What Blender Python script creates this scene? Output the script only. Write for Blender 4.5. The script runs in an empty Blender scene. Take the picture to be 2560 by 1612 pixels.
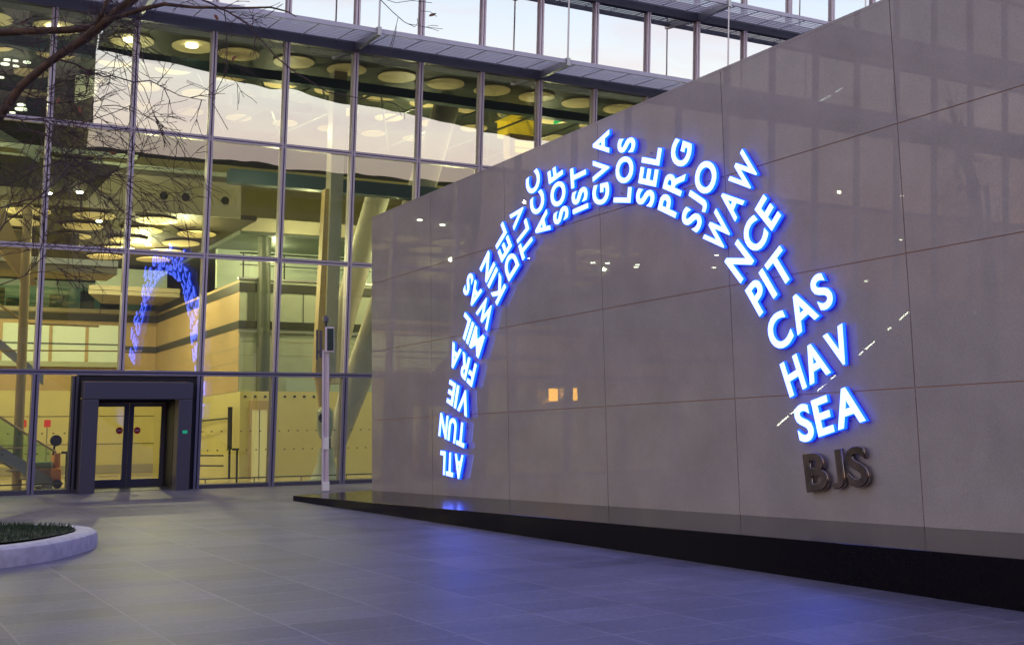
import bpy, bmesh, math, random
from mathutils import Vector, Matrix, noise
random.seed(11)
C = bpy.context.scene.collection
R = math.radians

# ------------------------------------------------------------------ camera
FPX, PITCH, ROLL, HC = 3023.886, 0.148107, -0.018211, 1.035098
cp, sp, cr, sr = math.cos(PITCH), math.sin(PITCH), math.cos(ROLL), math.sin(ROLL)
cw = Vector((0, cp, sp))
_r, _u = Vector((1, 0, 0)), Vector((0, -sp, cp))
crt = _r * cr + _u * sr
cup = _u * cr - _r * sr
O = Vector((0, 0, HC))
cam = bpy.data.cameras.new('camera')
camo = bpy.data.objects.new('camera', cam)
C.objects.link(camo)
m3 = Matrix((crt, cup, -cw)).transposed()
camo.matrix_world = Matrix.Translation(O) @ m3.to_4x4()
cam.sensor_fit = 'HORIZONTAL'
cam.sensor_width = 36
cam.lens = 36 * FPX / 2560
cam.shift_y = -154 / 2560          # the print is cropped off-centre
cam.clip_start, cam.clip_end = .05, 3000
bpy.context.scene.camera = camo

# ------------------------------------------------------------------ dusk sky
SUN_EL, SUN_AZ = 1.5, 205
wd = bpy.data.worlds.new('World')
bpy.context.scene.world = wd
wd.use_nodes = True
nt = wd.node_tree
bg = nt.nodes['Background']
sky = nt.nodes.new('ShaderNodeTexSky')
sky.sky_type = 'NISHITA'
sky.sun_disc = False
sky.sun_elevation = R(SUN_EL)
sky.sun_rotation = R(SUN_AZ)
tc = nt.nodes.new('ShaderNodeTexCoord')
sep = nt.nodes.new('ShaderNodeSeparateXYZ')
nt.links.new(tc.outputs['Generated'], sep.inputs[0])
ramp = nt.nodes.new('ShaderNodeValToRGB')
nt.links.new(sep.outputs['Z'], ramp.inputs[0])
el = ramp.color_ramp.elements
el[0].position = 0.0; el[0].color = (.80, .52, .42, 1)
el[1].position = 1.0; el[1].color = (.20, .24, .52, 1)
for p_, c_ in ((.06, (1.22, .98, .82, 1)), (.12, (1.2, 1.14, 1.04, 1)), (.2, (.90, 1.0, 1.14, 1)), (.5, (.34, .37, .76, 1))):
    e_ = el.new(p_); e_.color = c_
# soft pink cloud streaks
mp = nt.nodes.new('ShaderNodeMapping'); mp.inputs['Scale'].default_value = (2.2, 2.2, 9)
nt.links.new(tc.outputs['Generated'], mp.inputs[0])
nz = nt.nodes.new('ShaderNodeTexNoise'); nz.inputs['Scale'].default_value = 3; nz.inputs['Detail'].default_value = 5
nt.links.new(mp.outputs[0], nz.inputs[0])
cr2 = nt.nodes.new('ShaderNodeValToRGB')
cr2.color_ramp.elements[0].position = .48; cr2.color_ramp.elements[1].position = .68
cr2.color_ramp.elements[0].color = (0, 0, 0, 1); cr2.color_ramp.elements[1].color = (.6, .6, .6, 1)
nt.links.new(nz.outputs[0], cr2.inputs[0])
mx = nt.nodes.new('ShaderNodeMixRGB'); mx.inputs[2].default_value = (1.0, .78, .80, 1)
nt.links.new(cr2.outputs[0], mx.inputs[0]); nt.links.new(ramp.outputs[0], mx.inputs[1])
sc_ = nt.nodes.new('ShaderNodeMixRGB'); sc_.blend_type = 'MULTIPLY'; sc_.inputs[0].default_value = 1
SKYG = 14.5
sc_.inputs[2].default_value = (SKYG, SKYG, SKYG, 1)
nt.links.new(mx.outputs[0], sc_.inputs[1])
add = nt.nodes.new('ShaderNodeMixRGB'); add.blend_type = 'ADD'; add.inputs[0].default_value = 1
nt.links.new(sky.outputs[0], add.inputs[1]); nt.links.new(sc_.outputs[0], add.inputs[2])
nt.links.new(add.outputs[0], bg.inputs[0])
bg.inputs[1].default_value = 0.1

sun = bpy.data.lights.new('sun', 'SUN')
sun.energy = .02; sun.angle = R(10); sun.color = (1, .8, .65)
suno = bpy.data.objects.new('sun', sun); C.objects.link(suno)
suno.rotation_euler = (R(90 - 6), 0, R(180 - SUN_AZ))
vs = bpy.context.scene.view_settings
vs.view_transform = 'Standard'; vs.look = 'None'; vs.exposure = 0; vs.gamma = 1
cy = bpy.context.scene.cycles
cy.max_bounces = 8; cy.transparent_max_bounces = 16; cy.glossy_bounces = 4; cy.diffuse_bounces = 3
cy.sample_clamp_indirect = 4; cy.caustics_reflective = False; cy.caustics_refractive = False
try:
    cy.use_denoising = True
except Exception:
    pass

# ------------------------------------------------------------------ frames
Z = Vector((0, 0, 1))
AL, TAU, BE = .5166465, .0877397, -1.0519211
ef = Vector((math.cos(AL), math.sin(AL), 0))
F0 = Vector((-11.5322, 29.13036, 0))
nh = Vector((ef.y, -ef.x, 0))                       # out of the facade, level
gg = Z * math.cos(TAU) + nh * math.sin(TAU)         # up along the leaning glass
nf = nh * math.cos(TAU) - Z * math.sin(TAU)
ew = Vector((math.cos(BE), math.sin(BE), 0))
W0 = Vector((-3.264485, 27.8372, 0))
nw = Vector((ew.y, -ew.x, 0))
SL = .0178461
MW = 1.960897

def FG(s, h, d=0):      # leaning glass frame: along, up, outward
    return F0 + ef * s + gg * h + nf * d
def FI(s, q, z):        # level interior frame: along, inward, up
    return F0 + ef * s - nh * q + Z * z
def WW(a, d, z):        # feature wall frame
    return W0 + ew * a + nw * d + Z * z
def gz(x, y):
    d = (Vector((x, y, 0)) - F0).dot(nh)
    return -SL * max(-0.0, min(d, 80))
def ray(x, y):          # photo pixel -> direction from the camera position
    return cw + crt * ((x - 1280) / FPX) - cup * ((y - 652) / FPX)
def at(x, y, Y):        # the point seen there at world depth Y
    d = ray(x, y)
    return O + d * (Y / d.y)

# ------------------------------------------------------------------ materials
def mat(name, col, rough=.6, metal=0, emit=None, es=0, noisy=0, nscale=3, spec=.5, bump=0, bscale=30, col2=None, objrand=0):
    m = bpy.data.materials.new(name); m.use_nodes = True
    n = m.node_tree; b = n.nodes['Principled BSDF']
    b.inputs['Base Color'].default_value = (*col, 1)
    b.inputs['Roughness'].default_value = rough
    b.inputs['Metallic'].default_value = metal
    b.inputs['Specular IOR Level'].default_value = spec
    if emit:
        b.inputs['Emission Color'].default_value = (*emit, 1)
        b.inputs['Emission Strength'].default_value = es
    if noisy or bump:
        t = n.nodes.new('ShaderNodeTexCoord')
    if noisy:
        x = n.nodes.new('ShaderNodeTexNoise'); x.inputs['Scale'].default_value = nscale; x.inputs['Detail'].default_value = 6
        n.links.new(t.outputs['Object'], x.inputs[0])
        r = n.nodes.new('ShaderNodeValToRGB')
        c2 = col2 or tuple(c * (1 - noisy) for c in col)
        r.color_ramp.elements[0].color = (*c2, 1); r.color_ramp.elements[0].position = .35
        r.color_ramp.elements[1].color = (*tuple(min(1, c * (1 + noisy)) for c in col), 1); r.color_ramp.elements[1].position = .68
        n.links.new(x.outputs[0], r.inputs[0]); n.links.new(r.outputs[0], b.inputs['Base Color'])
    if bump:
        x = n.nodes.new('ShaderNodeTexNoise'); x.inputs['Scale'].default_value = bscale; x.inputs['Detail'].default_value = 4
        n.links.new(t.outputs['Object'], x.inputs[0])
        bb = n.nodes.new('ShaderNodeBump'); bb.inputs['Strength'].default_value = bump; bb.inputs['Distance'].default_value = .02
        n.links.new(x.outputs[0], bb.inputs['Height']); n.links.new(bb.outputs[0], b.inputs['Normal'])
    return m

def glass(name, refl, tint, warp=.006, edge=.5):
    m = bpy.data.materials.new(name); m.use_nodes = True
    n = m.node_tree; n.nodes.remove(n.nodes['Principled BSDF'])
    out = n.nodes['Material Output']
    tr = n.nodes.new('ShaderNodeBsdfTransparent'); tr.inputs[0].default_value = (*tint, 1)
    gl = n.nodes.new('ShaderNodeBsdfGlossy'); gl.inputs['Roughness'].default_value = 0; gl.inputs['Color'].default_value = (.96, .98, 1, 1)
    t = n.nodes.new('ShaderNodeTexCoord'); x = n.nodes.new('ShaderNodeTexNoise')
    x.inputs['Scale'].default_value = .8; x.inputs['Detail'].default_value = 1
    bb = n.nodes.new('ShaderNodeBump'); bb.inputs['Strength'].default_value = 1; bb.inputs['Distance'].default_value = warp
    n.links.new(t.outputs['Object'], x.inputs[0]); n.links.new(x.outputs[0], bb.inputs['Height']); n.links.new(bb.outputs[0], gl.inputs['Normal'])
    lw = n.nodes.new('ShaderNodeFresnel'); lw.inputs['IOR'].default_value = 1.5
    mr = n.nodes.new('ShaderNodeMath'); mr.operation = 'MULTIPLY_ADD'; mr.use_clamp = True
    mr.inputs[1].default_value = edge; mr.inputs[2].default_value = refl
    n.links.new(lw.outputs[0], mr.inputs[0])
    ge = n.nodes.new('ShaderNodeNewGeometry'); inv = n.nodes.new('ShaderNodeMath'); inv.operation = 'SUBTRACT'; inv.inputs[0].default_value = 1
    n.links.new(ge.outputs['Backfacing'], inv.inputs[1]); fr = n.nodes.new('ShaderNodeMath'); fr.operation = 'MULTIPLY'
    n.links.new(mr.outputs[0], fr.inputs[0]); n.links.new(inv.outputs[0], fr.inputs[1]); mr = fr   # one reflection per pane, no ghost from its inner face
    mix = n.nodes.new('ShaderNodeMixShader')
    n.links.new(mr.outputs[0], mix.inputs[0]); n.links.new(tr.outputs[0], mix.inputs[1]); n.links.new(gl.outputs[0], mix.inputs[2])
    n.links.new(mix.outputs[0], out.inputs[0])
    return m

M = {}
M['frame'] = mat('anodised_frame', (.44, .39, .44), .42, .1)
M['frame_up'] = mat('lightened_upper_frame', (.74, .67, .72), .5, .05)  # same metal lightened: missing sky light on upper frames put into the colour
M['frame_low'] = mat('slate_coated_frame', (.19, .18, .25), .42, .15)
M['slate'] = mat('slate_metal', (.085, .083, .105), .45, .3)
M['louvre'] = mat('louvre_metal', (.52, .52, .60), .5, .05)
M['steel'] = mat('brushed_steel', (.42, .42, .44), .35, .8)
M['dark'] = mat('dark_void', (.012, .012, .014), .6)
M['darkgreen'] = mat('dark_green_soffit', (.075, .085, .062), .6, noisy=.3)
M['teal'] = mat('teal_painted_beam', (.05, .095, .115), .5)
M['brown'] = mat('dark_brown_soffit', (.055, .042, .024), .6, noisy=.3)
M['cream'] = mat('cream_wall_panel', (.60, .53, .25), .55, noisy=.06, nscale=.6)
M['beige'] = mat('warm_beige_panel', (.46, .33, .18), .55, noisy=.1, nscale=.7)
M['pale'] = mat('pale_green_panel', (.40, .44, .36), .5, noisy=.05)
M['white'] = mat('white_panel', (.72, .74, .68), .5)
M['band'] = mat('dark_band', (.035, .036, .034), .5)
M['fascia'] = mat('grey_beige_fascia', (.36, .32, .23), .55, noisy=.06, nscale=.8)
M['disc'] = mat('reflector_disc', (.75, .60, .34), .5, emit=(1, .66, .28), es=.16)  # uplight on the reflectors put in as a faint glow
M['disclit'] = mat('lit_reflector_disc', (.75, .62, .36), .5, emit=(1, .72, .28), es=.5)  # stronger glow standing for uplight on the brightest discs
M['lamp'] = mat('lamp_glow', (1, 1, 1), .5, emit=(1, .82, .50), es=14)
M['lampw'] = mat('white_lamp_glow', (1, 1, 1), .5, emit=(1, .93, .78), es=55)
M['floor'] = mat('polished_floor', (.46, .38, .24), .22, noisy=.06)
M['column'] = mat('grey_green_column', (.085, .10, .085), .4)
M['putty'] = mat('putty_steel_leg', (.50, .47, .40), .45, noisy=.05)
M['warmcol'] = mat('warm_column_edge', (.50, .36, .18), .5)
M['orange'] = mat('orange_paint', (.55, .20, .04), .4)
M['rubber'] = mat('black_rubber', (.02, .02, .02), .7)
M['red'] = mat('red_disc', (.62, .02, .04), .5)
M['redlamp'] = mat('red_beacon', (.5, .03, .02), .4, emit=(1, .08, .03), es=.5)
M['green'] = mat('green_led', (.02, .3, .15), .4, emit=(.02, .5, .25), es=.35)
M['greensign'] = mat('green_exit_glow', (.05, .5, .15), .4, emit=(.05, .9, .25), es=1.2)
M['yellow'] = mat('yellow_sign_glow', (.8, .55, .03), .4, emit=(1, .6, .03), es=1.1)
M['liftglow'] = mat('lit_lift_doors', (.62, .55, .30), .4, emit=(1, .84, .40), es=.22)  # doors glow to stand for the lit lift behind them
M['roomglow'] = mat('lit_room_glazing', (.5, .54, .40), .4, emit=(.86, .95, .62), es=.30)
M['lampsoft'] = mat('soft_lamp_glow', (1, 1, 1), .5, emit=(1, .95, .75), es=3)
M['strip'] = mat('strip_light_glow', (1, 1, 1), .5, emit=(1, .95, .82), es=75)
M['orangewin'] = mat('orange_lit_panel', (.8, .5, .1), .5, emit=(1, .42, .04), es=26.0)
M['granite'] = mat('black_polished_granite', (.005, .004, .006), .16, noisy=.2, nscale=60, spec=.12)
M['wallback'] = mat('wall_joint_backing', (.34, .21, .18), .8)
M['pole'] = mat('pale_aluminium_pole', (.62, .55, .60), .4, .2)
M['signdark'] = mat('dark_green_sign_face', (.02, .04, .035), .35)
M['stone'] = mat('white_kerb_stone', (.62, .58, .56), .6, noisy=.14, nscale=9, bump=.2)
M['grass'] = mat('grass_blades', (.030, .060, .016), .7, noisy=.5, nscale=8)
M['soil'] = mat('turf_soil', (.02, .03, .012), .9, noisy=.4, nscale=12)
M['bark'] = mat('brown_bark', (.075, .042, .018), .8, noisy=.45, nscale=7, bump=.5)
M['twig'] = mat('twig_bark', (.055, .032, .030), .8, noisy=.3, nscale=8)
M['leaf'] = mat('dead_leaf', (.16, .045, .015), .7)
M['pin'] = mat('pink_chrome_pin', (.5, .42, .5), .2, 1)
M['glow'] = mat('letter_face_glow', (.6, .8, .9), .4, emit=(.74, 1.25, 8.5), es=1.0)
M['body'] = mat('letter_side_glow', (.1, .2, .6), .3, emit=(.0, .20, 2.6), es=1.0)
M['halo'] = mat('letter_back_glow', (.02, .02, .3), .4, emit=(.004, .012, 3.4), es=.5)
M['bronze'] = mat('dark_bronze_casing', (.34, .28, .27), .16, 1.0)
M['smoked'] = mat('unlit_smoked_lens', (.06, .042, .038), .14, noisy=.5, nscale=5, spec=.8)
M['glass'] = glass('facade_glass', .33, (.72, .80, .74), .0022, 2.0)
M['glass_up'] = glass('upper_facade_glass', .54, (.55, .62, .62), .0016, 1.2)
M['glass_low'] = glass('lower_facade_glass', .06, (.84, .90, .82), .0022, 1.8)
M['glass_mid'] = glass('middle_facade_glass', .12, (.78, .86, .79), .0022, 1.8)
M['bal'] = glass('balustrade_glass', .05, (.70, .84, .78), .001, .6)
M['lit_green'] = mat('greenish_glow_panel', (.34, .40, .34), .5, emit=(.62, .80, .60), es=.05)  # room light on these surfaces put in as a slight glow
M['concrete'] = mat('car_park_concrete', (.10, .09, .10), .8, noisy=.25, nscale=.4)
M['concrete_dk'] = mat('tower_cladding', (.035, .034, .04), .6, noisy=.2, nscale=.4)
M['blind'] = mat('pale_blind', (.5, .5, .5), .7)

def cladding_mat():
    m = bpy.data.materials.new('stone_cladding'); m.use_nodes = True
    n = m.node_tree; b = n.nodes['Principled BSDF']
    t = n.nodes.new('ShaderNodeTexCoord')
    a = n.nodes.new('ShaderNodeTexNoise'); a.inputs['Scale'].default_value = 1.1; a.inputs['Detail'].default_value = 8; a.inputs['Roughness'].default_value = .65
    f = n.nodes.new('ShaderNodeTexNoise'); f.inputs['Scale'].default_value = 55; f.inputs['Detail'].default_value = 3
    n.links.new(t.outputs['Object'], a.inputs[0]); n.links.new(t.outputs['Object'], f.inputs[0])
    r = n.nodes.new('ShaderNodeValToRGB')
    r.color_ramp.elements[0].position = .3; r.color_ramp.elements[0].color = (.272, .252, .244, 1)
    r.color_ramp.elements[1].position = .7; r.color_ramp.elements[1].color = (.338, .314, .302, 1)
    n.links.new(a.outputs[0], r.inputs[0])
    mm = n.nodes.new('ShaderNodeMixRGB'); mm.blend_type = 'OVERLAY'; mm.inputs[0].default_value = .22
    n.links.new(r.outputs[0], mm.inputs[1]); n.links.new(f.outputs[0], mm.inputs[2])
    n.links.new(mm.outputs[0], b.inputs['Base Color'])
    b.inputs['Roughness'].default_value = .012
    b.inputs['Specular IOR Level'].default_value = .25
    return m
M['clad'] = cladding_mat()

def paving_mat():
    m = bpy.data.materials.new('granite_paving'); m.use_nodes = True
    n = m.node_tree; b = n.nodes['Principled BSDF']
    t = n.nodes.new('ShaderNodeTexCoord')
    mp = n.nodes.new('ShaderNodeMapping'); mp.vector_type = 'TEXTURE'
    mp.inputs['Rotation'].default_value = (0, 0, AL); mp.inputs['Location'].default_value = (.31, .22, 0)
    n.links.new(t.outputs['Object'], mp.inputs[0])
    br = n.nodes.new('ShaderNodeTexBrick'); br.offset = 0.0; br.squash = 1
    br.inputs['Scale'].default_value = 1.0; br.inputs['Mortar Size'].default_value = .012; br.inputs['Mortar Smooth'].default_value = .25
    br.inputs['Brick Width'].default_value = .98; br.inputs['Row Height'].default_value = .60
    br.inputs['Color1'].default_value = (.094, .087, .124, 1); br.inputs['Color2'].default_value = (.140, .128, .174, 1)
    br.inputs['Mortar'].default_value = (.195, .175, .215, 1)
    n.links.new(mp.outputs[0], br.inputs[0])
    a = n.nodes.new('ShaderNodeTexNoise'); a.inputs['Scale'].default_value = .9; a.inputs['Detail'].default_value = 12; a.inputs['Roughness'].default_value = .72
    g_ = n.nodes.new('ShaderNodeTexNoise'); g_.inputs['Scale'].default_value = 22; g_.inputs['Detail'].default_value = 8; g_.inputs['Roughness'].default_value = .8
    n.links.new(t.outputs['Object'], a.inputs[0]); n.links.new(t.outputs['Object'], g_.inputs[0])
    o1 = n.nodes.new('ShaderNodeMixRGB'); o1.blend_type = 'OVERLAY'; o1.inputs[0].default_value = .9
    o2 = n.nodes.new('ShaderNodeMixRGB'); o2.blend_type = 'OVERLAY'; o2.inputs[0].default_value = .9
    n.links.new(br.outputs[0], o1.inputs[1]); n.links.new(a.outputs[0], o1.inputs[2])
    n.links.new(o1.outputs[0], o2.inputs[1]); n.links.new(g_.outputs[0], o2.inputs[2])
    n.links.new(o2.outputs[0], b.inputs['Base Color'])
    rr = n.nodes.new('ShaderNodeMapRange'); rr.inputs[3].default_value = .36; rr.inputs[4].default_value = .60
    n.links.new(a.outputs[0], rr.inputs[0]); n.links.new(rr.outputs[0], b.inputs['Roughness'])
    b.inputs['Specular IOR Level'].default_value = .5
    bb = n.nodes.new('ShaderNodeBump'); bb.inputs['Strength'].default_value = .35; bb.inputs['Distance'].default_value = .004
    ad = n.nodes.new('ShaderNodeMath'); ad.operation = 'MULTIPLY_ADD'; ad.inputs[1].default_value = -.9
    n.links.new(br.outputs['Fac'], ad.inputs[0]); n.links.new(g_.outputs[0], ad.inputs[2])
    n.links.new(ad.outputs[0], bb.inputs['Height']); n.links.new(bb.outputs[0], b.inputs['Normal'])
    return m
M['paving'] = paving_mat()

# ------------------------------------------------------------------ builders
class MB:
    def __init__(s): s.v = []; s.f = []; s.mi = []; s.m = 0
    def hexa(s, P):
        k = len(s.v); s.v += [Vector(p) for p in P]
        for f in ((0, 3, 2, 1), (4, 5, 6, 7), (0, 1, 5, 4), (1, 2, 6, 5), (2, 3, 7, 6), (3, 0, 4, 7)):
            s.f.append([k + i for i in f]); s.mi.append(s.m)
        return s
    def box(s, fn, a, b, c):
        (a0, a1), (b0, b1), (c0, c1) = a, b, c
        return s.hexa([fn(a0, b0, c0), fn(a1, b0, c0), fn(a1, b1, c0), fn(a0, b1, c0), fn(a0, b0, c1), fn(a1, b0, c1), fn(a1, b1, c1), fn(a0, b1, c1)])
    def prism(s, pts, vec):
        k = len(s.v); n = len(pts)
        s.v += [Vector(p) for p in pts] + [Vector(p) + vec for p in pts]
        s.f.append([k + i for i in range(n)]); s.f.append([k + n + n - 1 - i for i in range(n)]); s.mi += [s.m, s.m]
        for i in range(n):
            j = (i + 1) % n; s.f.append([k + i, k + j, k + n + j, k + n + i]); s.mi.append(s.m)
        return s
    def tube(s, pts, rads, n=8, cap=True, flat=None):
        k0 = len(s.v); m = len(pts); pts = [Vector(p) for p in pts]
        prev = None
        for i, p in enumerate(pts):
            t = (pts[min(i + 1, m - 1)] - pts[max(i - 1, 0)]).normalized()
            if prev is None:
                a = t.cross(Z if abs(t.z) < .9 else Vector((1, 0, 0))).normalized()
            else:
                a = (prev - t * prev.dot(t)).normalized()
            prev = a; b = t.cross(a)
            for j in range(n):
                th = 2 * math.pi * j / n
                s.v.append(p + (a * math.cos(th) + b * math.sin(th)) * rads[i])
        for i in range(m - 1):
            for j in range(n):
                k = k0 + i * n; l = (j + 1) % n
                s.f.append([k + j, k + l, k + n + l, k + n + j]); s.mi.append(s.m)
        if cap:
            s.f.append([k0 + j for j in range(n)][::-1]); s.f.append([k0 + (m - 1) * n + j for j in range(n)]); s.mi += [s.m, s.m]
        return s
    def disc(s, c, ax, bx, r, n=40, thick=None):
        pts = [c + ax * (r * math.cos(2 * math.pi * i / n)) + bx * (r * math.sin(2 * math.pi * i / n)) for i in range(n)]
        return s.prism(pts, thick)
    def build(s, name, mats, parent=None, smooth=False, bevel=0, loc=None):
        mats = mats if isinstance(mats, (list, tuple)) else [mats]
        org = loc if loc is not None else (parent['_o'] if parent is not None and '_o' in parent else None)
        org = Vector(org) if org is not None else Vector((0, 0, 0))
        me = bpy.data.meshes.new(name)
        me.from_pydata([tuple(v - org) for v in s.v], [], s.f)
        for m in mats: me.materials.append(M[m])
        for p, i in zip(me.polygons, s.mi): p.material_index = i
        bm = bmesh.new(); bm.from_mesh(me); bmesh.ops.recalc_face_normals(bm, faces=bm.faces)
        if bevel:
            bmesh.ops.bevel(bm, geom=[e for e in bm.edges if e.calc_face_angle(0) > .6], offset=bevel, segments=2, affect='EDGES', profile=.5)
        bm.to_mesh(me); bm.free()
        if smooth:
            for p in me.polygons: p.use_smooth = True
            try: me.set_sharp_from_angle(angle=R(40))
            except Exception: pass
        o = bpy.data.objects.new(name, me); C.objects.link(o)
        if parent is not None: o.parent = parent
        if loc is not None and parent is None: o.location = loc
        elif parent is not None and '_o' in parent: pass
        return o

roots = []
def thing(name, label, cat, loc, group=None):
    o = bpy.data.objects.new(name, None); C.objects.link(o)
    o.location = loc; o['_o'] = tuple(loc); o['label'] = label; o['category'] = cat
    o.empty_display_size = .2
    if group: o['group'] = group
    roots.append(o)
    return o
def sub(o, parent, root):   # re-parent a built mesh under a part (same space: parts sit at the root's origin)
    o.parent = parent
    return o
def tag(o, label, cat, group=None, kind=None):
    if label: o['label'] = label
    if cat: o['category'] = cat
    if group: o['group'] = group
    if kind: o['kind'] = kind
    return o

# ------------------------------------------------------------------ ground
b = MB()
dl = [-300, 0, 80, 900]; sl_ = [-600, 700]
vv = []
for d in dl:
    for s_ in sl_:
        P = F0 + ef * s_ + nh * d; P.z = -SL * max(0, min(d, 80)) - (.03 if d < 0 else 0); vv.append(P)
b.v = vv; b.f = [[0, 1, 3, 2], [2, 3, 5, 4], [4, 5, 7, 6]]; b.mi = [0, 0, 0]
g = b.build('paved_ground', 'paving'); g['kind'] = 'structure'

# ------------------------------------------------------------------ feature wall
PW, OFF, PH = 3.188194, 3.150538, 1.5647437
wall = thing('stone_wall', 'tall polished grey stone clad wall carrying the arch of glowing letters', 'wall', WW(0, -.2, -.3))
b = MB(); b.box(WW, (0.02, 32), (-.36, -.012), (-.6, 4 * PH - .03)); b.build('wall_core', 'wallback', wall)
b = MB()
edges = [0] + [OFF + PW * k for k in range(10)]
for i in range(len(edges) - 1):
    for j in range(4):
        gp = .0065
        b.box(WW, (edges[i] + (gp if i else 0), edges[i + 1] - gp), (-.0115, 0), (j * PH + (gp if j else -.02), (j + 1) * PH - gp))
b.build('stone_panels', 'clad', wall)
b = MB(); b.box(WW, (-.004, .0195), (-.365, -.0455), (-.6, 4 * PH - .03)); b.build('end_panel', 'clad', wall)
b = MB(); b.box(WW, (-.005, 32.01), (-.37, .003), (4 * PH - .0295, 4 * PH + .012)); b.build('coping', 'clad', wall)

pl = thing('granite_plinth', 'long low black polished granite plinth in front of the stone wall', 'plinth', WW(4, 2.2, -.35))
b = MB()
A, B_, C_, D_ = WW(1.043, 2.232, 0), WW(32, 2.232, 0), WW(32, .002, 0), WW(-.28, .002, 0)
E1, E2 = WW(-.28, -.3, 0), WW(-.006, -.3, 0); E3 = WW(-.006, .002, 0)
b.prism([p + Z * -.004 for p in (A, B_, C_, E3, E2, E1, D_)], Z * -.9)
b.build('plinth_block', 'granite', pl, bevel=.006)

# ------------------------------------------------------------------ letters
CAP = .435
def glyph(ch, off, depth, bev=0):
    cu = bpy.data.curves.new('g', 'FONT'); cu.body = ch; cu.size = 1; cu.offset = off
    cu.extrude = depth; cu.bevel_depth = bev; cu.bevel_resolution = 1; cu.resolution_u = 5
    o = bpy.data.objects.new('g', cu); C.objects.link(o)
    bpy.context.view_layer.update()
    me = bpy.data.meshes.new_from_object(o.evaluated_get(bpy.context.evaluated_depsgraph_get()))
    bpy.data.objects.remove(o); bpy.data.curves.remove(cu)
    return me
H_ = glyph('H', 0, 0)
caph = max(v.co.y for v in H_.vertices) - min(v.co.y for v in H_.vertices)
KS = CAP / caph
GC = {}
def gl(ch, kind):
    k = (ch, kind)
    if k not in GC:
        GC[k] = glyph(ch, {'face': .016, 'body': .028, 'halo': .034}[kind], {'face': .006, 'body': .032, 'halo': .004}[kind], .006 if kind != 'halo' else 0)
    return GC[k]
def ext(ch):
    v = [p.co for p in gl(ch, 'body').vertices]
    return min(p.x for p in v), max(p.x for p in v), min(p.y for p in v), max(p.y for p in v)
def place_letter(ch, kind, org, right, up, d, fx, root, parent, name, mname):
    me = gl(ch, kind).copy(); me.name = name
    x0, x1, y0, y1 = ext(ch)
    hx0, hx1, hy0, hy1 = ext('H')
    y_fix = ch == 'J'                      # the J stands on the line like the other capitals
    for v in me.vertices:
        y = v.co.y
        if y_fix: y = hy0 + (y - y0) * (hy1 - hy0) / (y1 - y0)
        v.co = org + right * ((v.co.x - x0) * KS * fx) + up * (y * KS) + nw * (d + v.co.z * KS) - Vector(root['_o'])
    me.materials.clear(); me.materials.append(M[mname])
    for p in me.polygons: p.material_index = 0
    o = bpy.data.objects.new(name, me); C.objects.link(o); o.parent = parent
    return o
WORDS = ['BJS', 'SEA', 'HAV', 'CAS', 'PIT', 'NCE', 'WAW', 'SJO', 'PRG', 'SEL', 'LOS', 'GVA', 'IST', 'SOF', 'ACC', 'TLV', 'DEL', 'KIN', 'WAS', 'MIL', 'FRA', 'VIE', 'TUN', 'ATL']
where = ['', 'lowest lit word on the right foot of the arch', 'right limb of the arch above SEA', 'right limb of the arch above HAV', 'right limb of the arch above CAS', 'right shoulder of the arch above PIT',
         'right shoulder of the arch between NCE and SJO', 'right of the arch top between PRG and WAW', 'right of the arch top between SEL and SJO', 'near the arch top between LOS and PRG', 'at the arch top between GVA and SEL', 'at the arch top between IST and LOS',
         'left of the arch top between SOF and GVA', 'left of the arch top between ACC and IST', 'left shoulder of the arch between TLV and SOF', 'left shoulder of the arch between DEL and ACC', 'left shoulder of the arch between KIN and TLV', 'left limb of the arch between WAS and DEL',
         'left limb of the arch between MIL and KIN', 'left limb of the arch between FRA and WAS', 'left limb of the arch between VIE and MIL', 'left limb of the arch between TUN and FRA', 'left foot of the arch just above ATL', 'lowest word at the left foot of the arch']
CA, CZ, RI = 9.43, .10, 4.72
LEN = dict(SEA=1.18, HAV=1.24, CAS=1.27, PIT=.90, NCE=1.19, WAW=1.46, SJO=1.03, PRG=1.13, SEL=.92, LOS=1.04, GVA=1.21, IST=.80, SOF=1.02, ACC=1.26, TLV=1.02, DEL=1.08, KIN=1.03, WAS=1.32, MIL=.98, FRA=1.14, VIE=.94, TUN=1.14, ATL=1.0, BJS=1.08)
DL = .085
for k, w_ in enumerate(WORDS):
    th = R(5.75 + 7.335 * k)
    right = ew * math.cos(th) + Z * math.sin(th)
    up = -ew * math.sin(th) + Z * math.cos(th)
    base = W0 + ew * CA + Z * CZ + right * RI - up * (CAP / 2)
    lab = ('unlit dark bronze letters BJS at the right foot of the arch' if k == 0 else 'glowing blue white letters %s, %s' % (w_, where[k]))
    t = thing('letter_sign', lab, 'sign', base, 'airport code words of the letter arch')
    x = 0
    nat = sum((ext(c)[1] - ext(c)[0]) * KS for c in w_)
    fx_ = (LEN[w_] - 2 * .050) / nat
    for ch in w_:
        wd_ = (ext(ch)[1] - ext(ch)[0]) * KS * fx_
        lit = k > 0
        org = base + right * x
        casing = place_letter(ch, 'body', org, right, up, DL, fx_, t, t, 'letter', 'body' if lit else 'bronze')
        place_letter(ch, 'face', org, right, up, DL + .032 * KS + .006 * KS + .0045, fx_, t, casing, 'lens', 'glow' if lit else 'smoked')
        if lit:
            place_letter(ch, 'halo', org, right, up, DL - .032 * KS - .0105, fx_, t, casing, 'back_glow', 'halo')
        for fx, fy in ((.3, .15), (.62, .85)):
            pb = MB(); c = org + right * (wd_ * fx) + up * (CAP * fy)
            pb.tube([c + nw * .002, c + nw * .06], [.009, .009], 8)
            po = pb.build('standoff_pin', 'pin', t, True); po.parent = casing
        x += wd_ + .050
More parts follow.
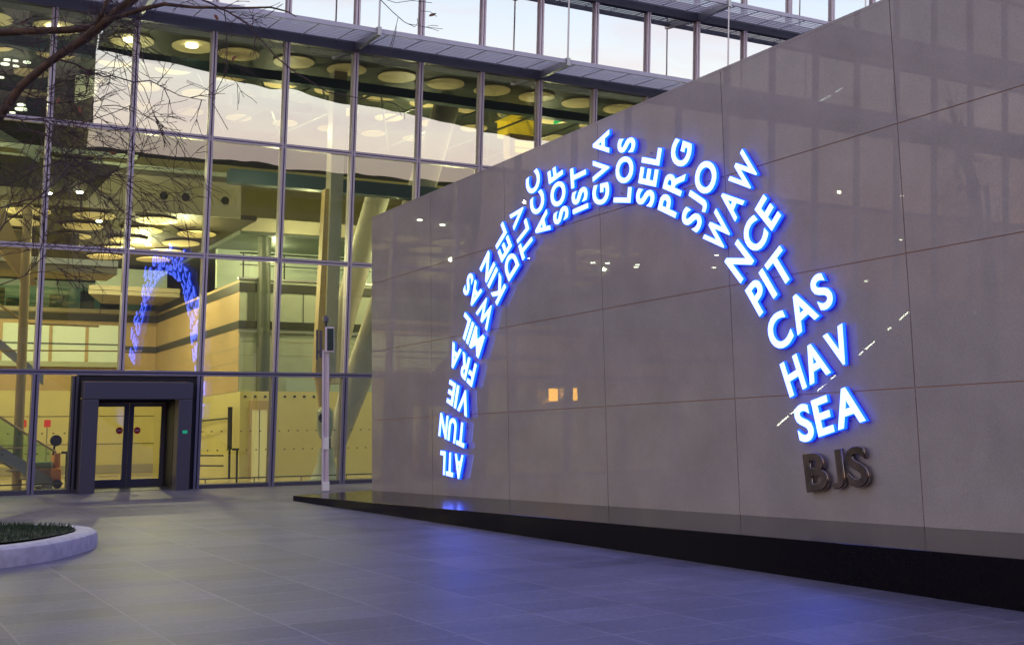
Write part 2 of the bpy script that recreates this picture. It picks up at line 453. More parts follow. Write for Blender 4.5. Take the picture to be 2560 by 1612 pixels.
# ------------------------------------------------------------------ terminal building
tb = thing('terminal_building', 'glass fronted terminal building with leaning facade and lit interior', 'building', F0)
H1, H2, H3, H4 = 2.8973, 5.8973, 8.9311, 11.72
H5, H6, H7 = 12.22, 14.42, 14.95
HT = 18.2
def part(bld, name, m, bevel=0, smooth=False, label=None):
    o = bld.build(name, m, tb, smooth, bevel)
    if label: o['label'] = label
    return o
IDX = range(-14, 21)
def mullion(s, h0, h1, w=.125):
    b = MB()
    fn = lambda a, d, h: FG(a, h, d)
    b.box(fn, (s - w / 2, s - .016), (.02, .11), (h0, h1))
    b.box(fn, (s + .016, s + w / 2), (.02, .11), (h0, h1))
    b.box(fn, (s - w / 2 + .004, s + w / 2 - .004), (-.16, -.012), (h0, h1))
    b.m = 1; b.box(fn, (s - .0155, s + .0155), (-.011, .07), (h0, h1))
    return b
LO, HI = -1, 15
far = MB()
for i in IDX:
    s = i * MW
    for (a, c) in ((0, H1 - .063), (H1 + .063, H4), (H5, HT)):
        if i == 1 and a == 0: continue
        bb = mullion(s, a, c, .155 if a < 1 else .125)
        if LO <= i <= HI: part(bb, 'mullion', ['frame_low' if a < 1 else 'frame_up' if a > 10 else 'frame', 'dark'])
        else:
            k = len(far.v); far.v += bb.v; far.f += [[k + q for q in f] for f in bb.f]; far.mi += bb.mi
o = far.build('distant_mullions', ['frame', 'dark'], tb); o['kind'] = 'stuff'
# side jamb next to the portal
part(mullion(.898, 0.06, H1 - .09, .14), 'door_jamb', ['slate', 'dark'])
s_l, s_r = IDX[0] * MW, IDX[-1] * MW
fnG = lambda a, d, h: FG(a, h, d)
for h in (H1, H2, H3, H6 + 2.0 + 1.2):
    b = MB()
    for d0, d1, e0, e1 in ((.015, .10, -.062, -.012), (.015, .10, .012, .062), (-.15, -.013, -.055, .055)):
        b.box(fnG, (s_l, s_r), (d0, d1), (h + e0, h + e1))
    b.m = 1; b.box(fnG, (s_l, s_r), (-.012, .06), (h - .0115, h + .0115))
    part(b, 'transom', ['frame_low' if h == H1 else 'frame', 'dark'])
b = MB(); b.box(fnG, (s_l, 1.03), (-.16, .09), (-.12, .10)); b.box(fnG, (3.93, s_r), (-.16, .09), (-.12, .10)); part(b, 'base_sill', 'slate')
rows = [(.10, H1 - .062, 'glass_low'), (H1 + .062, H2 - .062, 'glass_low'), (H2 + .062, H3 - .062, 'glass_mid'), (H3 + .062, H4, 'glass'), (H5, H6, 'glass_up'), (H7, HT, 'glass_up')]
farg = {'glass': MB(), 'glass_mid': MB(), 'glass_low': MB(), 'glass_up': MB()}
rnd = random.Random(5)
for i in IDX[:-1]:
    for r_i, (h0, h1, mm) in enumerate(rows):
        s0, s1 = i * MW + .063, (i + 1) * MW - .063
        if r_i == 0 and i == 1: continue
        if r_i == 0 and i == 0: s0, s1 = .07, .83
        # each pane sits a hair out of true, as real glazing does
        ta, tc_ = rnd.uniform(-.0022, .0022), rnd.uniform(-.0016, .0016)
        def fp(a, d, h, s0=s0, h0=h0, ta=ta, tc_=tc_): return FG(a, h, d + (a - s0 - .9) * ta + (h - h0 - 1.4) * tc_)
        tgt = MB() if (LO <= i < 14 and not (r_i == 5 and i < 6)) else farg[mm]
        tgt.box(fp, (s0, s1), (-.010, 0.004), (h0, h1))
        if tgt is not farg[mm]:
            part(tgt, 'glass_pane', mm)
for k_, fb in farg.items():
    o = fb.build('distant_glass_panes', k_, tb); o['kind'] = 'stuff'
# narrow pane right of the jamb is taken by the portal surround
# sunshades
def sunshade(h, D, name):
    b = MB()
    n = 9
    for k in range(n):
        d = .24 + (D - .34) * k / (n - 1)
        b.box(fnG, (s_l, s_r), (d - .014, d + .014), (h - .014, h + .018))
    b.box(fnG, (s_l, s_r), (D, D + .07), (h - .05, h + .07))
    for i in range(IDX[0] * 2, IDX[-1] * 2):
        s = i * MW / 2 + .35
        b.box(fnG, (s - .012, s + .012), (.14, D - .001), (h - .034, h - .014))
    part(b, name, 'louvre')
sunshade(12.0, 1.52, 'sunshade')
sunshade(14.68, 1.52, 'sunshade')
for h, hb0, hb1 in ((12.0, H4, H5), (14.68, H6, H7)):
    b = MB(); b.box(fnG, (s_l, s_r), (-.10, .13), (hb0 + .002, hb1 - .002)); part(b, 'spandrel', 'slate')
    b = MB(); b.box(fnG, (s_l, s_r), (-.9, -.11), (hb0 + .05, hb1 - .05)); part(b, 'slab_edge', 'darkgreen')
for i in (-4, -1, 2, 5, 8, 11, 14, 17):
    s = (i - 1) * MW
    for h in (12.0, 14.68):
        b = MB()
        b.hexa([FG(s - .055, h - .22, .12), FG(s + .055, h - .22, .12), FG(s + .055, h - .12, 1.66), FG(s - .055, h - .12, 1.66),
                FG(s - .055, h + .12, .12), FG(s + .055, h + .12, .12), FG(s + .055, h + .10, 1.66), FG(s - .055, h + .10, 1.66)])
        part(b, 'sunshade_arm', 'steel')
    b = MB()
    b.tube([FG(s, 12.1, 1.60), FG(s, 14.6, 1.60)], [.026] * 2, 8); b.tube([FG(s, 14.78, 1.60), FG(s, HT, 1.60)], [.026] * 2, 8)
    part(b, 'hanger_rod', 'steel')
# --- floors, soffits, walls inside
def ibox(s, q, z, name, m, **k):
    b = MB(); b.box(FI, s, q, z); return part(b, name, m, **k)
SLH, SRH = -30, 42
ibox((SLH, SRH), (.2, 22), (-.2, .012), 'ground_floor', 'floor')
QB, SC, QC = 18.7, 7.25, 7.42
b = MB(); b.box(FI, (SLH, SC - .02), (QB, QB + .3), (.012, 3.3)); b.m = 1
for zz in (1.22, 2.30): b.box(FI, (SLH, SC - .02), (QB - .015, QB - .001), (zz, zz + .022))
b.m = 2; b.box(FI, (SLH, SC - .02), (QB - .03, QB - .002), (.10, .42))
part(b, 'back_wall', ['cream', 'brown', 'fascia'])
b = MB(); b.box(FI, (SLH, SC - .02), (QB, QB + .3), (3.302, 6.36)); part(b, 'upper_back_wall', 'beige')
b = MB(); b.box(FI, (SC - .03, SRH), (QC - .28, QB + .3), (.013, 2.78)); part(b, 'core_base', 'cream')  # yellow of the hall light put into the lower wall colour
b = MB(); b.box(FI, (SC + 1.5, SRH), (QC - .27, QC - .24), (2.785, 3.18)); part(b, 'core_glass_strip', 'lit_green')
b = MB(); b.box(FI, (SC, SRH), (QC, QB + .3), (2.79, 6.43)); part(b, 'core_front', 'pale')
b = MB(); b.box(FI, (SC - .012, SC - .001), (QC + .01, QB - .02), (2.80, 6.42)); part(b, 'core_side', 'beige')
b = MB()
for zz in (3.3, 3.75, 4.2): b.box(FI, (SC - .018, SC - .0125), (QC + .02, QB - .03), (zz, zz + .02))
for zz in (3.4, 3.95, 4.4): b.box(FI, (SC + .02, SRH), (QC - .006, QC - .001), (zz, zz + .018))
part(b, 'panel_grooves', 'fascia')
for z0, z1 in ((6.04, 6.33), (4.83, 5.08)):
    b = MB(); b.box(FI, (SC - .035, SRH), (QC - .035, QC - .007), (z0, z1)); b.box(FI, (SC - .035, SC - .0185), (QC - .006, QB - .04), (z0, z1)); part(b, 'band', 'band')
    b = MB(); b.box(FI, (SLH, SC - .04), (QB - .035, QB - .002), (z0, z1)); part(b, 'band', 'band')
b = MB(); b.box(FI, (SC - .06, SRH), (QC - .09, QC - .036), (4.70, 4.77)); b.box(FI, (SC - .06, SRH), (QC - .06, QC + .1), (6.432, 6.50)); part(b, 'metal_trim', 'steel')
for s in (9.4, 10.1, 12.6, 13.4, 15): ibox((s, s + .03), (QC - .02, QC - .007), (5.09, 6.03), 'panel_joint', 'column')
ibox((7.5, 7.75), (QC - .03, QC - .007), (5.09, 6.03), 'dark_panel', 'column')
# lit level above the core
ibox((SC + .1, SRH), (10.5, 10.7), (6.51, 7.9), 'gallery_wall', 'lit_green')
b = MB()
for k in range(14):
    s = SC + .1 + k * 1.4; b.box(FI, (s, s + .04), (QC + .05, QC + .09), (6.51, 7.3))
b.box(FI, (SC, SRH), (QC + .04, QC + .1), (7.3, 7.35)); b.box(FI, (SC, SRH), (QC + .06, QC + .08), (6.92, 6.95)); part(b, 'gallery_railing', 'rubber')
# lift doors in the base of the core
QL = QC - .28
b = MB()
b.box(FI, (7.52, 7.60), (QL - .05, QL - .001), (.02, 2.2)); b.box(FI, (8.12, 8.20), (QL - .05, QL - .001), (.02, 2.2)); b.box(FI, (7.52, 8.20), (QL - .05, QL - .001), (2.2, 2.48))
part(b, 'lift_frame', 'warmcol')
b = MB(); b.box(FI, (7.605, 7.845), (QL - .03, QL - .002), (.02, 2.195)); b.box(FI, (7.875, 8.115), (QL - .03, QL - .002), (.02, 2.195))
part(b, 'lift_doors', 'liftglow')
b = MB(); b.box(FI, (7.846, 7.874), (QL - .028, QL - .004), (.02, 2.19)); part(b, 'lift_door_gap', 'band')
b = MB()
for k in range(9): b.box(FI, (7.35 + k * .33, 7.43 + k * .33), (QL - .012, QL - .001), (2.58, 2.65))
part(b, 'wall_vents', 'band')
b = MB(); b.box(FI, (6.98, 7.12), (7.6, 7.66), (.95, 2.3)); b.box(FI, (7.02, 7.08), (7.6, 7.66), (.012, .95)); part(b, 'information_column', 'rubber')
b = MB(); b.tube([FI(7.1, 8, 1.95), FI(6.9, 15, 1.9)], [.03, .03], 8); b.tube([FI(5.0, 6.5, .50), FI(7.1, 8.5, .42)], [.025, .025], 8); b.tube([FI(5.0, 6.5, .80), FI(7.1, 8.5, .75)], [.025, .025], 8); part(b, 'guard_rails', 'band')
# upper gallery at the back
ibox((SLH, SC - .05), (QB - .10, QB - .04), (6.36, 6.52), 'gallery_edge', 'fascia')
ibox((SLH, SC), (QB + .31, 24), (6.2, 6.34), 'gallery_floor', 'column')
ibox((SLH, SC), (QB - .02, QB), (6.53, 7.35), 'balustrade', 'bal')
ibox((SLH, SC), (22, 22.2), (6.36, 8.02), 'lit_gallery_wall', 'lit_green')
ibox((SLH, SRH), (24.05, 24.4), (-.2, 18.4), 'rear_wall', 'fascia')
ibox((SLH - .3, SLH - .01), (.2, 24.4), (-.2, 18.4), 'side_wall', 'fascia')
ibox((SRH + .01, SRH + .3), (.2, 24.4), (-.2, 18.4), 'side_wall', 'fascia')
for k in range(11):
    s = -5.5 + k * 1.2 + (.4 if k % 3 else 0); ibox((s, s + .5 + .2 * (k % 2)), (20, 20.3), (6.345, 7.0 + .2 * (k % 3)), 'gallery_desk', 'brown')
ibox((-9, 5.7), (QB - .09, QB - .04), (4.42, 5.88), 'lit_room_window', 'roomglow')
for s in (-5, -2.6, -.4, 1.3, 3.1, 4.45): ibox((s, s + .12), (QB - .13, QB - .095), (4.42, 5.88), 'room_post', 'beige')
ibox((-9, 5.8), (QB - .2, QB - .095), (4.22, 4.42), 'room_sill', 'pale'); ibox((-8, 5.7), (QB - .16, QB - .14), (5.1, 5.14), 'room_rail', 'rubber')
b = MB(); b.prism([FI(3.87, 15, 6.98), FI(7.2, 15, 6.98), FI(7.2, 18, 6.98), FI(4.9, 18, 6.98)], Z * -.30); part(b, 'landing_slab', 'fascia')
b = MB(); b.box(FI, (3.87, 7.2), (14.93, 14.998), (6.84, 7.0)); part(b, 'landing_edge', 'fascia')
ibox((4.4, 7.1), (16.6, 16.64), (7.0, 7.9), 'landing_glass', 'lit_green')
ibox((-8, 2.68), (4.0, 4.06), (6.13, 6.29), 'bridge_edge', 'white')
ibox((-8, 2.68), (4.07, 5.6), (5.92, 6.27), 'bridge_deck', 'fascia')
ibox((-8, 2.2), (7.5, 7.6), (6.3, 7.6), 'bridge_screen', 'brown')
# mid-level soffit with discs
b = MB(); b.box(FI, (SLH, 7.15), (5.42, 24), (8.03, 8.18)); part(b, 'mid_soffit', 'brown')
b = MB(); b.box(FI, (-14, 6.6), (5.3, 5.419), (8.04, 9.28)); part(b, 'deep_fascia', 'fascia')
b = MB(); b.box(FI, (-14, 6.6), (5.2, 5.299), (9.285, 9.42)); part(b, 'fascia_lip', 'pale')
for s in (4.22, 4.88, 6.1):
    b = MB(); b.disc(FI(s, 5.298, 8.56), ef, Z, .125, 24, nh * .012); part(b, 'round_vent', 'dark')
n = 0
for s in (-8.7, -6.85, -5.0, -3.15, -1.3, .55, 2.4, 4.25, 6.0):
    for q in (6.25, 8.2, 10.2, 12.2, 14.2):
        if s == 6.0 and q < 7: continue
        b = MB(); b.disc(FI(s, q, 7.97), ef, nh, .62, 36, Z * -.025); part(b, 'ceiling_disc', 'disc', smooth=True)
# dark hanging boxes in front of the fascia
b = MB(); b.prism([FI(-1.5, 3.2, 8.9), FI(2.5, 3.2, 8.88), FI(1.8, 3.2, 8.02), FI(-1.5, 3.2, 8.02)], nh * -1.2); part(b, 'stair_soffit', 'brown')
b = MB(); b.box(FI, (-2.5, 2.7), (1.9, 1.98), (8.8, 8.92)); part(b, 'stair_trim', 'pale')
ibox((1.02, 2.12), (5.0, 6.4), (9.45, 12.0), 'lift_shaft', 'brown')
b = MB(); b.prism([FI(1.5, 4.9, 11.9), FI(2.12, 4.9, 11.9), FI(2.12, 4.9, 11.35), FI(1.5, 4.9, 11.0)], nh * -.08); part(b, 'white_panel', 'white')
# beams behind the glass
ibox((5.4, SRH), (2.4, 2.75), (8.52, 8.92), 'teal_beam', 'teal')
ibox((SLH, SRH), (1.2, 1.5), (11.32, 11.6), 'teal_beam', 'teal')
ibox((5.3, 7.7), (2.0, 2.3), (10.7, 11.0), 'teal_beam', 'teal')
for k in range(14):
    s = 4.0 + k * 1.9
    b = MB(); b.tube([FI(s, 1.6, 11.7), FI(s + 2.2, 6, 10.9)], [.035, .035], 6); b.tube([FI(s + 2.2, 1.6, 11.7), FI(s, 6, 10.9)], [.035, .035], 6); part(b, 'roof_brace', 'column')
ibox((7.16, SRH), (7.2, 24), (7.9, 8.2), 'upper_slab', 'column')
ibox((7.2, SRH), (7.1, 7.199), (8.0, 8.45), 'upper_slab_edge', 'fascia')
b = MB(); b.prism([FI(6.9, 7.0, 7.6), FI(5.4, 7.0, 8.0), FI(5.4, 7.0, 7.1), FI(3.6, 12.0, 7.9), FI(6.9, 7.0, 6.6)], nh * -.05)
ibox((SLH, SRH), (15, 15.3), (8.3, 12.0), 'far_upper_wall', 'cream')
# top soffit with discs
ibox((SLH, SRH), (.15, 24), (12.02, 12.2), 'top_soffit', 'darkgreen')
for i, s in enumerate([-9.4 + 1.63 * k for k in range(20)]):
    for j, q in enumerate((1.35, 3.5, 5.7, 7.9)):
        if j == 3 and i > 14: continue
        lit = (j == 0 and i in (5, 6, 7, 8))
        if i in (7,) and j == 0: s_, q_ = 2.36, 1.5
        elif i == 8 and j == 0: s_, q_ = 3.97, 1.24
        else: s_, q_ = s, q
        if i > 13 and j == 0: lit = False
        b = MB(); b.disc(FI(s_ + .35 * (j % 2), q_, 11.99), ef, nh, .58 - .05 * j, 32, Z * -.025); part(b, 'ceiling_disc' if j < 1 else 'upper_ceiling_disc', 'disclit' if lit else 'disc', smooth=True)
        if lit:
            b = MB(); b.disc(FI(s_ - .1, q_ - .2, 11.95), ef, nh, .17, 20, Z * -.05); part(b, 'lamp', 'lamp')
LL = [(-.42, 11.93, .12), (-.2, 11.93, .10), (.1, 11.93, .14), (-.47, 11.8, .16), (-.18, 11.78, .11), (-.44, 10.56, .11), (0, 10.55, .22), (-.22, 10.42, .11), (0, 10.68, .15), (-.49, 10.42, .11), (-.55, 11.4, .10)]
# downlights and light strips further along (seen mirrored in the wall)
for k, (s, q, z) in enumerate([(-5.7, 3, 7.03), (-5.1, 3, 7.01), (-6.9, 3, 6.96), (1.4, 3, 8.0), (.6, 3, 7.9), (-3.2, 4, 7.2), (-8.4, 5, 7.4), (-10.5, 3, 7.6), (-12, 5, 7.5), (-2, 6, 6.2), (-14.5, 4, 9.5), (-17.8, 3, 15.4), (-20, 3, 8.8), (-22.5, 5, 11.2), (-19, 4, 7.2), (-24, 3, 6.0), (2.3, 5.0, 7.6), (4.0, 6.2, 7.2)]):
    b = MB(); b.disc(FI(s, q, z), ef, nh, .085, 14, Z * -.03); part(b, 'downlight', 'lampw')
for k in range(11):
    if k in (2, 5, 8): continue
    f0, f1 = k / 11, (k + .82) / 11
    b = MB(); b.tube([FI(-13 - 7.3 * f0, 3, 1.44 + 4.5 * f0), FI(-13 - 7.3 * f1, 3, 1.44 + 4.5 * f1)], [.022] * 2, 6); part(b, 'escalator_light', 'strip')
for k in (0, 1.1, 2.1):
    b = MB(); b.tube([FI(-14.8 - k, 3, 13.36 + k * .56), FI(-15.5 - k, 3, 13.36 + k * .56 + .38)], [.022] * 2, 6); part(b, 'escalator_light', 'strip')
for s, z0, z1, w_ in ((-2.45, 2.25, 2.64, .31), (-3.17, 2.28, 2.66, .29)):
    ibox((s, s + w_), (1.2, 1.24), (z0, z1), 'orange_lit_window', 'orangewin')
ibox((-18.6, -17.7), (3.0, 3.04), (5.4, 5.8), 'dim_orange_window', 'disclit')
for s, z, w_ in LL: 
    b = MB(); b.disc(FI(s, 4.5, z), ef, nh, w_ * .75, 14, Z * -.03); part(b, 'downlight', 'lampsoft')
# columns
def ipt(s, q, z): return FI(s, q, z)
b = MB(); b.tube([ipt(8.03, 7.35, 2.785), ipt(8.03, 7.35, 7.85)], [.215, .215], 24); part(b, 'round_column', 'column', smooth=True)
b = MB(); b.tube([ipt(.02, 2.4, .01), ipt(.02, 2.4, 7.4)], [.12, .12], 20); part(b, 'round_column', 'warmcol', smooth=True)
b = MB()
b.hexa([FI(7.93, 1.5, 2.9), FI(8.27, 1.5, 2.9), FI(8.27, 1.9, 2.9), FI(7.93, 1.9, 2.9), FI(8.21, 1.5, 11.95), FI(8.62, 1.5, 11.95), FI(8.62, 1.9, 11.95), FI(8.21, 1.9, 11.95)])
b.m = 1
b.hexa([FI(7.70, 1.6, 2.9), FI(7.92, 1.6, 2.9), FI(7.92, 1.9, 2.9), FI(7.70, 1.9, 2.9), FI(7.98, 1.6, 8.4), FI(8.20, 1.6, 8.4), FI(8.20, 1.9, 8.4), FI(7.98, 1.9, 8.4)])
part(b, 'tall_column', ['putty', 'warmcol'])
nb = MB()
nb.tube([ipt(7.97, 1.7, 2.9), ipt(7.97, 1.7, 2.1)], [.24, .12], 14)
part(nb, 'column_taper', 'warmcol', smooth=True)
nb = MB(); nb.tube([ipt(8.0, 1.5, .0), ipt(8.0, 1.5, .12), ipt(8.0, 1.5, .45), ipt(8.0, 1.5, .95)], [.62, .42, .27, .2], 20); part(nb, 'column_pedestal', 'pale', smooth=True)
nb = MB(); nb.tube([ipt(8.0, 1.5, .95), ipt(8.0, 1.5, 1.22)], [.13, .13], 16); part(nb, 'pin_joint', 'rubber', smooth=True)
nb = MB(); nb.tube([ipt(7.98, 1.5, 1.22), ipt(7.96, 1.5, 1.5), ipt(7.97, 1.5, 1.95), ipt(8.0, 1.5, 2.1)], [.16, .24, .24, .12], 16); nb.m = 1; nb.disc(FI(7.80, 1.27, 1.78), ef, Z, .13, 20, nh * .02); part(nb, 'pin_casting', ['pale', 'rubber'], smooth=True)
def leg(pts, q0, name):
    b = MB(); n = len(pts); k0 = 0; ring = 20
    for (s, z, w) in pts:
        for j in range(ring):
            th = 2 * math.pi * j / ring
            b.v.append(FI(s + w * math.cos(th), q0 + .28 * math.sin(th) * (w / .5) ** .5, z))
    for i in range(n - 1):
        for j in range(ring):
            k = i * ring; l = (j + 1) % ring; b.f.append([k + j, k + l, k + ring + l, k + ring + j]); b.mi.append(0)
    part(b, name, 'putty', smooth=True)
leg([(8.25, .02, .16), (8.5, .5, .22), (8.85, .95, .31), (9.42, 2.57, .45), (9.85, 3.7, .50), (10.9, 6.5, .52), (12.7, 12.0, .45)], 3.0, 'leaning_leg')
leg([(9.3, 2.9, .30), (9.75, 5, .40), (11.0, 9.3, .42)], 4.6, 'leaning_leg')
b = MB(); b.prism([FI(17.2, 3.2, 8.0), FI(18.6, 3.2, 8.0), FI(15.6, 3.2, 12), FI(14.9, 3.2, 12)], nh * -.4); part(b, 'raking_panel', 'pale')
# yellow box and exit sign on the upper level
ibox((15.0, 16.1), (3.2, 3.9), (11.2, 11.75), 'yellow_lit_box', 'yellow')
b = MB(); b.prism([FI(14.55, 3.0, 11.55), FI(15.5, 3.0, 12.0), FI(15.9, 3.0, 12.0), FI(14.9, 3.0, 11.55)], nh * -.3); part(b, 'yellow_light_bar', 'yellow')
ibox((15.2, 16.2), (3.0, 3.06), (10.55, 10.68), 'yellow_light_bar', 'yellow'); ibox((15.2, 16.2), (3.0, 3.06), (10.75, 10.95), 'yellow_light_bar', 'yellow')
ibox((15.0, 16.2), (3.07, 3.5), (10.4, 11.18), 'kiosk', 'warmcol')
b = MB(); b.prism([FI(16.75, 3.0, 11.8), FI(17.5, 3.0, 12.1), FI(17.5, 3.0, 11.98), FI(16.75, 3.0, 11.68)], nh * -.1); part(b, 'exit_sign', 'greensign')
ibox((12.0, 12.35), (3.2, 3.3), (10.2, 10.35), 'yellow_light_bar', 'yellow')
# office floors behind the upper glazing
ibox((SLH, SRH), (.15, 12), (14.75, 14.95), 'office_floor', 'fascia')
ibox((SLH, SRH), (.15, 12), (12.24, 12.3), 'office_floor', 'fascia')
ibox((SLH, SRH), (6, 6.2), (12.3, 18.3), 'office_wall', 'blind')
ibox((SLH, SRH), (-1.5, 24.4), (18.45, 18.7), 'roof', 'fascia')
# lamps that light the hall, plus added fill lights near the glass
def arealamp(s, q, z, sx, sy, e, col, name='hall_light', down=True):
    l = bpy.data.lights.new(name, 'AREA'); l.shape = 'RECTANGLE'; l.size = sx; l.size_y = sy; l.energy = e; l.color = col
    o = bpy.data.objects.new(name, l); C.objects.link(o); o.parent = tb
    o.location = FI(s, q, z) - F0
    o.rotation_euler = (0 if down else math.pi, 0, AL)
    return o
YEL = (1, .83, .44); WRM = (1, .82, .48)
def hall(s, q, z, e, col=YEL):
    l = bpy.data.lights.new('hall_light', 'POINT'); l.energy = e; l.color = col; l.shadow_soft_size = .05
    o = bpy.data.objects.new('hall_light', l); C.objects.link(o); o.parent = tb; o.location = FI(s, q, z) - F0
for s in (-22, -12, -5, 0): hall(s, 13.5, 7.3, 760)
hall(5.0, 11.5, 7.4, 700)
for s in (-16, -8, -1.5, 5.2): hall(s, 6.6, 7.4, 470)
for s in (13.4, 19, 25): hall(s, 4.6, 7.4, 470)
hall(9.0, 5.6, 7.6, 240)
for s in (6.2, 16.5): hall(s, 1.0, 5.4, 60)  # fill lights added just behind the glass to brighten the columns
for s in (-1.2, 2.8, 6.2, 14.5, 19): hall(s, .9, 8.4, 75, WRM)  # further added fill, higher up behind the glass
for s in (-18, -9, -1.5, 3.1, 7.5, 12, 17, 23): hall(s, 4.2, 10.8, 190, WRM)
for s in (9, 14): hall(s, 9.0, 7.5, 120, WRM)
arealamp(5, 3, 17.9, 40, 4, 500, (1, .95, .85))
# --- stairs at the left
def flight(s0, z0, s1, z1, q, w, name, th=.34):
    b = MB(); b.prism([FI(s0, q, z0), FI(s1, q, z1), FI(s1, q, z1 - th), FI(s0, q, z0 - th)], nh * -w)
    b.m = 1; n = max(4, int(abs(s1 - s0) / .3))
    part(b, name, ['steel', 'rubber'])
flight(-5.2, 4.34, .75, .32, 1.5, .12, 'stair_stringer', .32); flight(-5.2, 4.34, .75, .32, 2.6, .12, 'stair_stringer', .32)
b = MB()
for k in range(22):
    s = .7 - k * .30; z = .10 + k * .203; b.box(FI, (s - .34, s), (1.63, 2.59), (z, z + .05))
part(b, 'stair_treads', 'fascia')
b = MB(); b.prism([FI(-5.2, 1.56, 4.9), FI(.7, 1.56, 1.0), FI(.7, 1.56, .36), FI(-5.2, 1.56, 4.36)], nh * -.012); part(b, 'stair_glass', 'bal')
b = MB(); b.tube([FI(-5.2, 1.45, 4.95), FI(.18, 1.45, 1.37), FI(.8, 1.45, .97)], [.03] * 3, 8); b.tube([FI(-3, 1.45, 1.07), FI(.0, 1.45, 1.10)], [.022] * 2, 8); part(b, 'handrail', 'warmcol', smooth=True)
flight(-5, 7.9, .8, 3.05, 3.98, .15, 'upper_stair_stringer', .27)
b = MB(); b.tube([FI(-4, 3.95, 7.5), FI(.28, 3.95, 4.44), FI(2.2, 3.95, 4.42)], [.03] * 3, 8); b.tube([FI(-4, 3.95, 4.0), FI(-.2, 3.95, 3.7), FI(3.4, 3.95, 3.75)], [.02] * 3, 8); part(b, 'upper_handrail', 'warmcol', smooth=True)
b = MB(); b.prism([FI(-1.5, 3, 7.6), FI(-.6, 3, 7.6), FI(.4, 3, 5.4), FI(.1, 3, 5.4)], nh * -.3); part(b, 'raking_strut', 'beige')
b = MB(); b.prism([FI(-1.5, 3, 9.95), FI(.35, 3, 8.95), FI(.35, 3, 8.75), FI(-1.5, 3, 9.75)], nh * -.3); part(b, 'raking_strut', 'pale')
# --- entrance portal
b = MB()
po0, po1, ph0, ph1 = 1.04, 3.66, 0, 2.68
b.box(fnG, (po0, po0 + .36), (.0, .42), (-.05, 2.26)); b.box(fnG, (po1 - .33, po1), (.0, .42), (-.05, 2.26)); b.box(fnG, (po0, po1), (.0, .42), (2.268, ph1))
port = part(b, 'entrance_portal', 'slate', bevel=.012)
b = MB()
b.box(fnG, (.975, po0 - .003), (-.2, .05), (-.02, H1 - .07)); b.box(fnG, (po1 + .003, 3.84), (-.2, .05), (-.02, H1 - .07)); b.box(fnG, (po0, po1), (-.2, .05), (ph1 + .003, H1 - .07))
b.box(fnG, (po1 - .33, po1 - .31), (-.95, -.02), (0, 2.25)); b.box(fnG, (po0 + .34, po0 + .36), (-.95, -.02), (0, 2.25)); b.box(fnG, (po0 + .365, po1 - .335), (-.95, -.02), (2.2, 2.25))
part(b, 'portal_reveal', 'dark')
def doorleaf(s0, s1, st0, st1, nm):
    b = MB(); d = (-.86, -.80)
    b.box(fnG, (s0, s0 + st0), d, (0.02, 2.1)); b.box(fnG, (s1 - st1, s1), d, (0.02, 2.1))
    b.box(fnG, (s0 + st0, s1 - st1), d, (.02, .2)); b.box(fnG, (s0 + st0, s1 - st1), d, (2.02, 2.1))
    o = part(b, nm, 'slate')
    g_ = MB(); g_.box(fnG, (s0 + st0, s1 - st1), (-.835, -.825), (.16, 2.02)); go = g_.build('door_glass', 'glass_low', tb); go.parent = o
    sx = s1 - st1 - .10 if s0 < 2 else s0 + st0 + .10
    k_ = MB(); k_.disc(FG(sx, 1.42, -.823), ef, gg, .085, 24, nf * .004); k_.m = 1; k_.box(fnG, (sx - .05, sx + .05), (-.8185, -.8175), (1.405, 1.435))
    ko = k_.build('no_entry_sticker', ['red', 'white'], tb); ko.parent = o
doorleaf(1.50, 2.385, .13, .115, 'sliding_door'); doorleaf(2.395, 3.30, .115, .10, 'sliding_door')
b = MB(); b.box(fnG, (3.305, 3.65), (-.88, -.78), (.01, 2.12)); part(b, 'door_side_panel', 'dark')
b = MB(); b.box(fnG, (1.38, 3.65), (-.9, -.78), (2.105, 2.26)); part(b, 'door_header', 'dark')
b = MB(); b.box(fnG, (1.0, 3.7), (-1.0, .1), (-.05, .016)); part(b, 'door_mat', 'slate')
b = MB(); b.box(fnG, (3.44, 3.56), (.421, .43), (1.42, 1.50)); part(b, 'green_indicator', 'green')
# safety dots on the glass
b = MB()
for h in (.95, 1.43):
    k = -8
    for k in range(-30, 90):
        s = .12 + k * .255 + (.09 if h > 1 else 0)
        if .85 < s < 3.9: continue
        b.box(fnG, (s - .02, s + .02), (.0055, .0075), (h - .014, h + .014))
o = part(b, 'safety_dots', 'band'); o['kind'] = 'stuff'

# ------------------------------------------------------------------ things inside the hall
def at0(s, q): return FI(s, q, .012)
cart = thing('floor_cleaner', 'orange ride on floor cleaning machine behind the glass left of the door', 'cleaning machine', at0(.95, 4))
b = MB(); b.box(FI, (.55, 1.3), (3.6, 4.5), (.18, .55)); b.box(FI, (1.12, 1.28), (3.7, 4.4), (.5, .95)); b.build('body', 'orange', cart, bevel=.05, smooth=True)
b = MB(); b.box(FI, (.60, 1.1), (3.68, 4.4), (.56, .72)); b.build('tank', 'fascia', cart, bevel=.04, smooth=True)
b = MB(); b.tube([FI(1.08, 3.75, .9), FI(1.12, 3.7, 1.25)], [.03, .03], 8); b.disc(FI(1.13, 3.68, 1.28), ef, Z, .15, 20, nh * .05); b.build('steering_head', 'rubber', cart)
for s in (.75,):
    b = MB(); b.disc(FI(s, 3.55, .2), ef, Z, .2, 24, nh * .08); w_ = b.build('wheel', 'rubber', cart)
b = MB(); b.disc(FI(1.18, 3.55, .13), ef, Z, .12, 24, nh * .06); b.build('wheel', 'rubber', cart)
